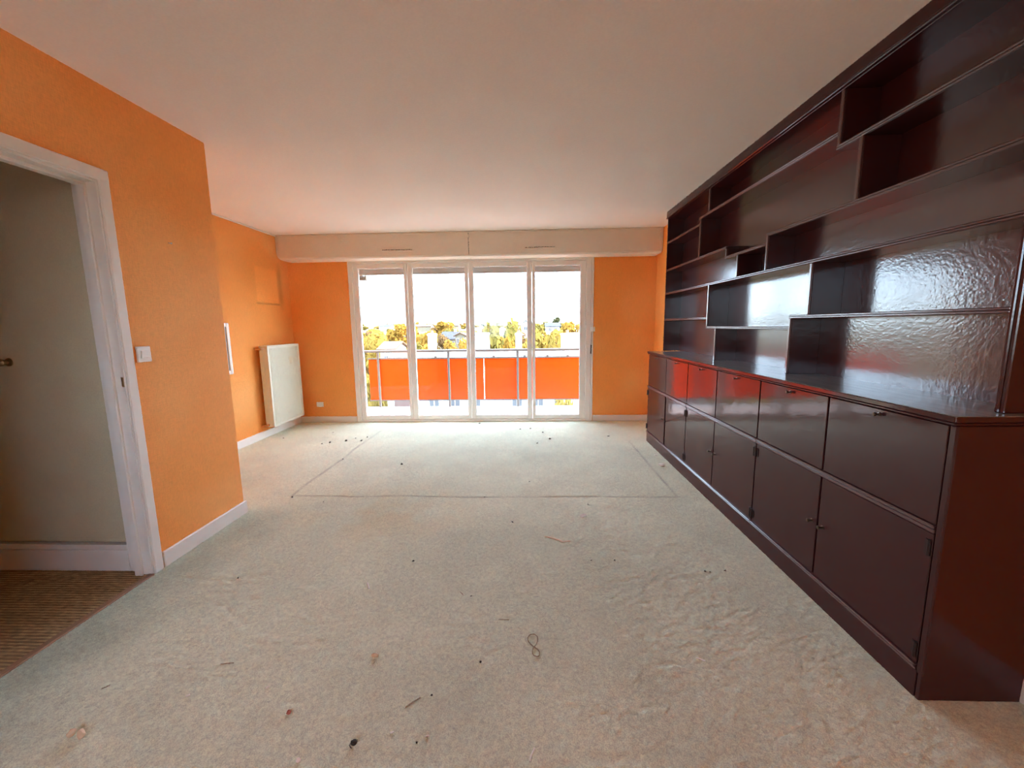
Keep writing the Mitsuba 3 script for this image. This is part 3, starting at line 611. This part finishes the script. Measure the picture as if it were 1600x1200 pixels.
tree('orange golden tree behind the double chimney', 7.9, 71, 5.0, 1.9, 2, 'gold')
tree('pale tree on the skyline left of the grey roofed house', 4.6, 120, 5.6, 2.9, 1, 'green')
tree('golden tree low under the railing at far left', -13.9, 29, 2.6, -3.1, 2, 'yellow', base=-11)
tree('young golden street tree in front of the white building', -5.9, 26, 1.5, -2.6, 1, 'gold', base=-11)
tree('pale yellow street tree in front of the white building on the right', 2.2, 25.5, 1.6, -2.6, 0, 'yellow', base=-11)
placed = []
def clear(x, y, w):
    return all(math.hypot(x - a, y - b) > 0.62 * (w + c) for a, b, c in placed)
for k in list(labels):
    if k.startswith('tree') and '__' not in k:
        m = np.array(scene[k + '__crown']['to_world'].matrix); placed.append((m[0, 3], m[1, 3], 0.78 * math.hypot(m[0, 0], m[0, 1])))
placed += [(-14.0, 77.5, 6), (-11, 72, 5), (0, 92.5, 6), (7.2, 112.5, 7), (14, 102, 6), (-31.7, 163, 9), (-26.2, 153, 8), (-42, 168, 11), (-65, 193, 9)]
cols = ['green', 'yellow', 'rust', 'gold', 'dark', 'green']
for k in range(34):
    y = 175 + 70 * ((k * 37) % 17) / 17
    x = -80 + 3.75 * k + 1.3 * math.sin(k * 2.1)
    x = x * y / 200
    w = 5.5 + 2.2 * math.sin(k * 1.7)
    for s in range(12):
        if clear(x, y, w): break
        y += 5
    placed.append((x, y, w))
    tree('small distant tree in the hazy row along the skyline', x, y, w, 2.6 + 0.9 * math.sin(k * 2.9) - 0.006 * (x), [0, 1, 2, 3][k % 4], cols[k % 6], group='distant trees along the skyline')
for k in range(26):
    y = 80 + 60 * ((k * 29) % 13) / 13
    x = (-40 + 2.55 * k + 0.8 * math.sin(k * 3.3)) * y / 100
    w = 4.2 + 1.5 * math.sin(k * 1.3)
    for s in range(14):
        if clear(x, y, w): break
        y += 4
    placed.append((x, y, w))
    tree('mid distance tree on the hillside among the houses', x, y, w, 0.5 + 0.7 * math.sin(k * 2.3), [2, 0, 1][k % 3], cols[(k + 2) % 6], group='trees on the hillside')

for k in range(30):
    y = 48 + 26 * ((k * 11) % 7) / 7
    x = (-21.5 + 1.15 * k + 0.5 * math.sin(k * 2.7)) * y / 55
    w = 2.9 + 0.8 * math.sin(k * 1.9)
    for s in range(10):
        if clear(x, y, w): break
        y += 3.5
    else:
        continue
    placed.append((x, y, w))
    tree('yellowing garden tree between the houses below the skyline', x, y, w, -0.25 + 0.45 * math.sin(k * 1.7), [1, 2, 0][k % 3], ['yellow', 'gold', 'green', 'rust', 'yellow'][k % 5], group='garden trees between the houses')

# ------------------------------------------------------------------ litter on the carpet
prin('mat_litter_dark', (0.035, 0.03, 0.025), 0.9)
prin('mat_litter_white', (0.80, 0.78, 0.72), 0.8)
prin('mat_litter_tan', (0.68, 0.52, 0.36), 0.8)
prin('mat_litter_wood', (0.30, 0.23, 0.15), 0.8)
prin('mat_litter_red', (0.42, 0.13, 0.09), 0.8)
prin('mat_thread', (0.27, 0.20, 0.13), 0.8)
def lump(x, y, sx, sy, sz, seed, rot=0):
    m = trimesh.creation.icosphere(2, 1.0)
    n = m.vertices * (1 + 0.55 * (meshkit.noise(m.vertices * 2.2 + seed * 7.3, seed)[:, None] - 0.5))
    m = trimesh.Trimesh(n * [sx, sy, sz], m.faces, process=False)
    m.apply_transform(trimesh.transformations.rotation_matrix(rot, [0, 0, 1]))
    m.apply_translation([x, y, -m.vertices[:, 2].min() - 0.0008]); return m
def stick(x, y, L, ang, r, bend=0.1, flat=0.6):
    s = np.linspace(-0.5, 0.5, 9)
    c, d = math.cos(ang), math.sin(ang)
    off = bend * L * (0.25 - s * s)
    pts = np.stack([x + L * s * c - off * d, y + L * s * d + off * c, np.full(9, r * flat)], 1)
    m = tube(pts, r, 7); m.vertices[:, 2] = r * flat * (m.vertices[:, 2] / (r * flat) - 1) * flat + r * flat
    return m
def litter(name, mesh, mat, label, cat, group=None, smooth=40):
    put(name, mesh, mat, smooth=smooth, label=label, cat=cat, group=group)
litter('paper_roll', stick(-0.82, 1.92, 0.050, 2.1, 0.0042, 0.05, 0.9), 'mat_litter_white', 'small white rolled paper stub lying on the carpet left of centre', 'paper roll')
s = np.linspace(0, 2 * math.pi, 60)
den = 1 + np.sin(s) ** 2; up_ = np.where(np.cos(s) > 0, 1.15, 0.8)
lx = 0.025 + up_ * 0.052 * np.sin(s) * np.cos(s) / den - 0.14 * 0.05 * np.cos(s); ly = 1.53 + up_ * 0.062 * np.cos(s) / den
litter('thread_loop', tube(np.stack([lx, ly, 0.0022 + 0.0022 * (np.sin(s) > 0)], 1), 0.0016, 6), 'mat_thread', 'brown thread twisted into a figure of eight on the carpet', 'thread')
litter('crumb', lump(-1.505, 1.128, 0.009, 0.013, 0.011, 1), 'mat_litter_tan', 'rounded beige crumb on the carpet at lower left, left of a longer one', 'crumb')
litter('crumb', lump(-1.47, 1.125, 0.020, 0.010, 0.012, 2, -0.6), 'mat_litter_tan', 'longer beige crumb on the carpet at lower left, right of a rounded one', 'crumb')
litter('red_fleck', lump(-0.83, 1.22, 0.007, 0.007, 0.006, 3), 'mat_litter_red', 'small red fleck on the carpet in the lower left', 'fleck')
bug = cat_(lump(-0.56, 1.12, 0.010, 0.008, 0.008, 4), stick(-0.566, 1.124, 0.018, 0.5, 0.0012), stick(-0.556, 1.128, 0.016, 1.4, 0.0012), stick(-0.568, 1.112, 0.014, 2.4, 0.0012))
litter('dark_clump', bug, 'mat_litter_dark', 'black ragged clump on the carpet near the bottom edge', 'clump')
litter('tan_chip', lump(-0.62, 1.47, 0.015, 0.006, 0.008, 5, 0.15), 'mat_litter_tan', 'curved tan wood chip on the carpet in the lower middle', 'chip')
litter('wood_splinter', stick(-0.41, 1.27, 0.058, 0.75, 0.0026, 0.08), 'mat_litter_wood', 'brown grooved splinter on the carpet above the black clump on its right', 'splinter')
litter('wood_splinter', stick(-0.11, 1.69, 0.048, 0.02, 0.0018, 0.0), 'mat_litter_wood', 'thin straight brown splinter just left of the thread loop', 'splinter')
litter('wood_splinter', stick(-0.33, 1.87, 0.028, -0.9, 0.002, 0.1), 'mat_litter_wood', 'short dark splinter right of the white paper stub', 'splinter')
litter('wood_splinter', stick(-1.58, 1.31, 0.024, 0.8, 0.0024), 'mat_litter_wood', 'short brown splinter above the beige crumbs at lower left', 'splinter')
litter('wood_splinter', stick(-1.20, 1.425, 0.050, 0.15, 0.0018), 'mat_litter_wood', 'brown splinter left of the centre, in front of the doorway', 'splinter')
litter('paper_scrap', cat_(box(-0.022, 0.022, -0.012, 0.014, 0, 0.0015)).apply_transform(trimesh.transformations.euler_matrix(0.25, -0.2, 0.4)).apply_translation([0.39, 2.71, 0.006]), 'mat_litter_white', 'bright white torn paper scrap on the carpet in mid room', 'paper scrap', smooth=False)
litter('paper_scrap', lump(1.26, 3.74, 0.030, 0.022, 0.012, 6), 'mat_litter_white', 'pale crumpled paper scrap close to the base cabinets', 'paper scrap', smooth=False)
litter('paper_scrap', stick(0.01, 1.10, 0.042, 1.2, 0.003, 0.2), 'mat_litter_white', 'white curled paper strip on the carpet at the bottom centre', 'paper scrap')
litter('paper_scrap', stick(0.68, 1.48, 0.034, -0.5, 0.003, 0.1), 'mat_litter_white', 'pale paper strip on the carpet at lower right', 'paper scrap')
litter('paper_scrap', lump(-0.71, 1.065, 0.007, 0.006, 0.006, 9), 'mat_litter_white', 'tiny white scrap at the very bottom edge left of the black clump', 'paper scrap', smooth=False)
litter('paper_scrap', lump(1.30, 4.05, 0.016, 0.012, 0.006, 10), 'mat_litter_white', 'tiny pale scrap by the plinth at the far end', 'paper scrap', smooth=False)
litter('paper_scrap', stick(-0.12, 5.46, 0.12, 0.1, 0.005, 0.4), 'mat_litter_white', 'white shaving lying just below the window in its middle', 'paper scrap')
litter('rag_scrap', cat_(stick(0.16, 2.40, 0.12, -0.5, 0.006, 0.25, 0.4), stick(0.235, 2.37, 0.06, 0.3, 0.005, 0.2, 0.4)), 'mat_litter_tan', 'crumpled tan strip on the carpet right of the room centre', 'strip')
for x, y in ((-1.24, 1.28), (-0.97, 1.32), (-0.33, 1.15), (1.17, 2.86), (1.18, 2.67), (0.39, 1.68), (0.66, 2.62), (-0.45, 1.16), (0.99, 1.9), (-1.3, 1.9)):
    litter('white_fleck', lump(x, y, 0.007, 0.003, 0.003, int(x * 100) % 17, y * 3), 'mat_litter_white', 'tiny white fleck scattered on the carpet', 'fleck', 'white flecks on the carpet')
for x, y, r_ in ((-0.65, 2.15, .009), (-1.56, 2.94, .007), (-1.21, 3.79, .016), (-1.85, 3.02, .013), (-0.28, 1.85, .006), (0.49, 2.17, .007), (0.95, 2.07, .008), (0.975, 2.065, .006), (1.06, 2.08, .007), (0.2, 4.97, .016), (0.27, 4.67, .018), (0.12, 4.50, .014), (-0.08, 5.13, .014), (0.05, 5.16, .013), (0.97, 4.78, .014), (-2.46, 5.0, .012), (-2.95, 4.75, .012), (-2.28, 4.55, .018), (-2.12, 4.62, .02), (-1.94, 4.62, .018), (-2.05, 4.72, .013), (-2.35, 4.5, .012), (-1.93, 4.78, .014), (-0.64, 5.45, .016), (-1.86, 3.95, .012), (-0.33, 3.03, .008), (-0.35, 1.30, .006), (-0.36, 1.13, .005), (0.45, 2.9, .008), (0.02, 3.35, .008), (-1.55, 1.98, .007), (-0.1, 2.62, .008), (0.36, 2.17, .005), (-0.19, 1.45, .007)):
    litter('dark_speck', lump(x, y, r_ * 0.72, r_ * 0.55, r_ * 0.4, int(abs(x * 53 + y * 97)), x * 9), 'mat_litter_dark', 'small dark speck of dirt on the carpet', 'speck', 'dark specks on the carpet')
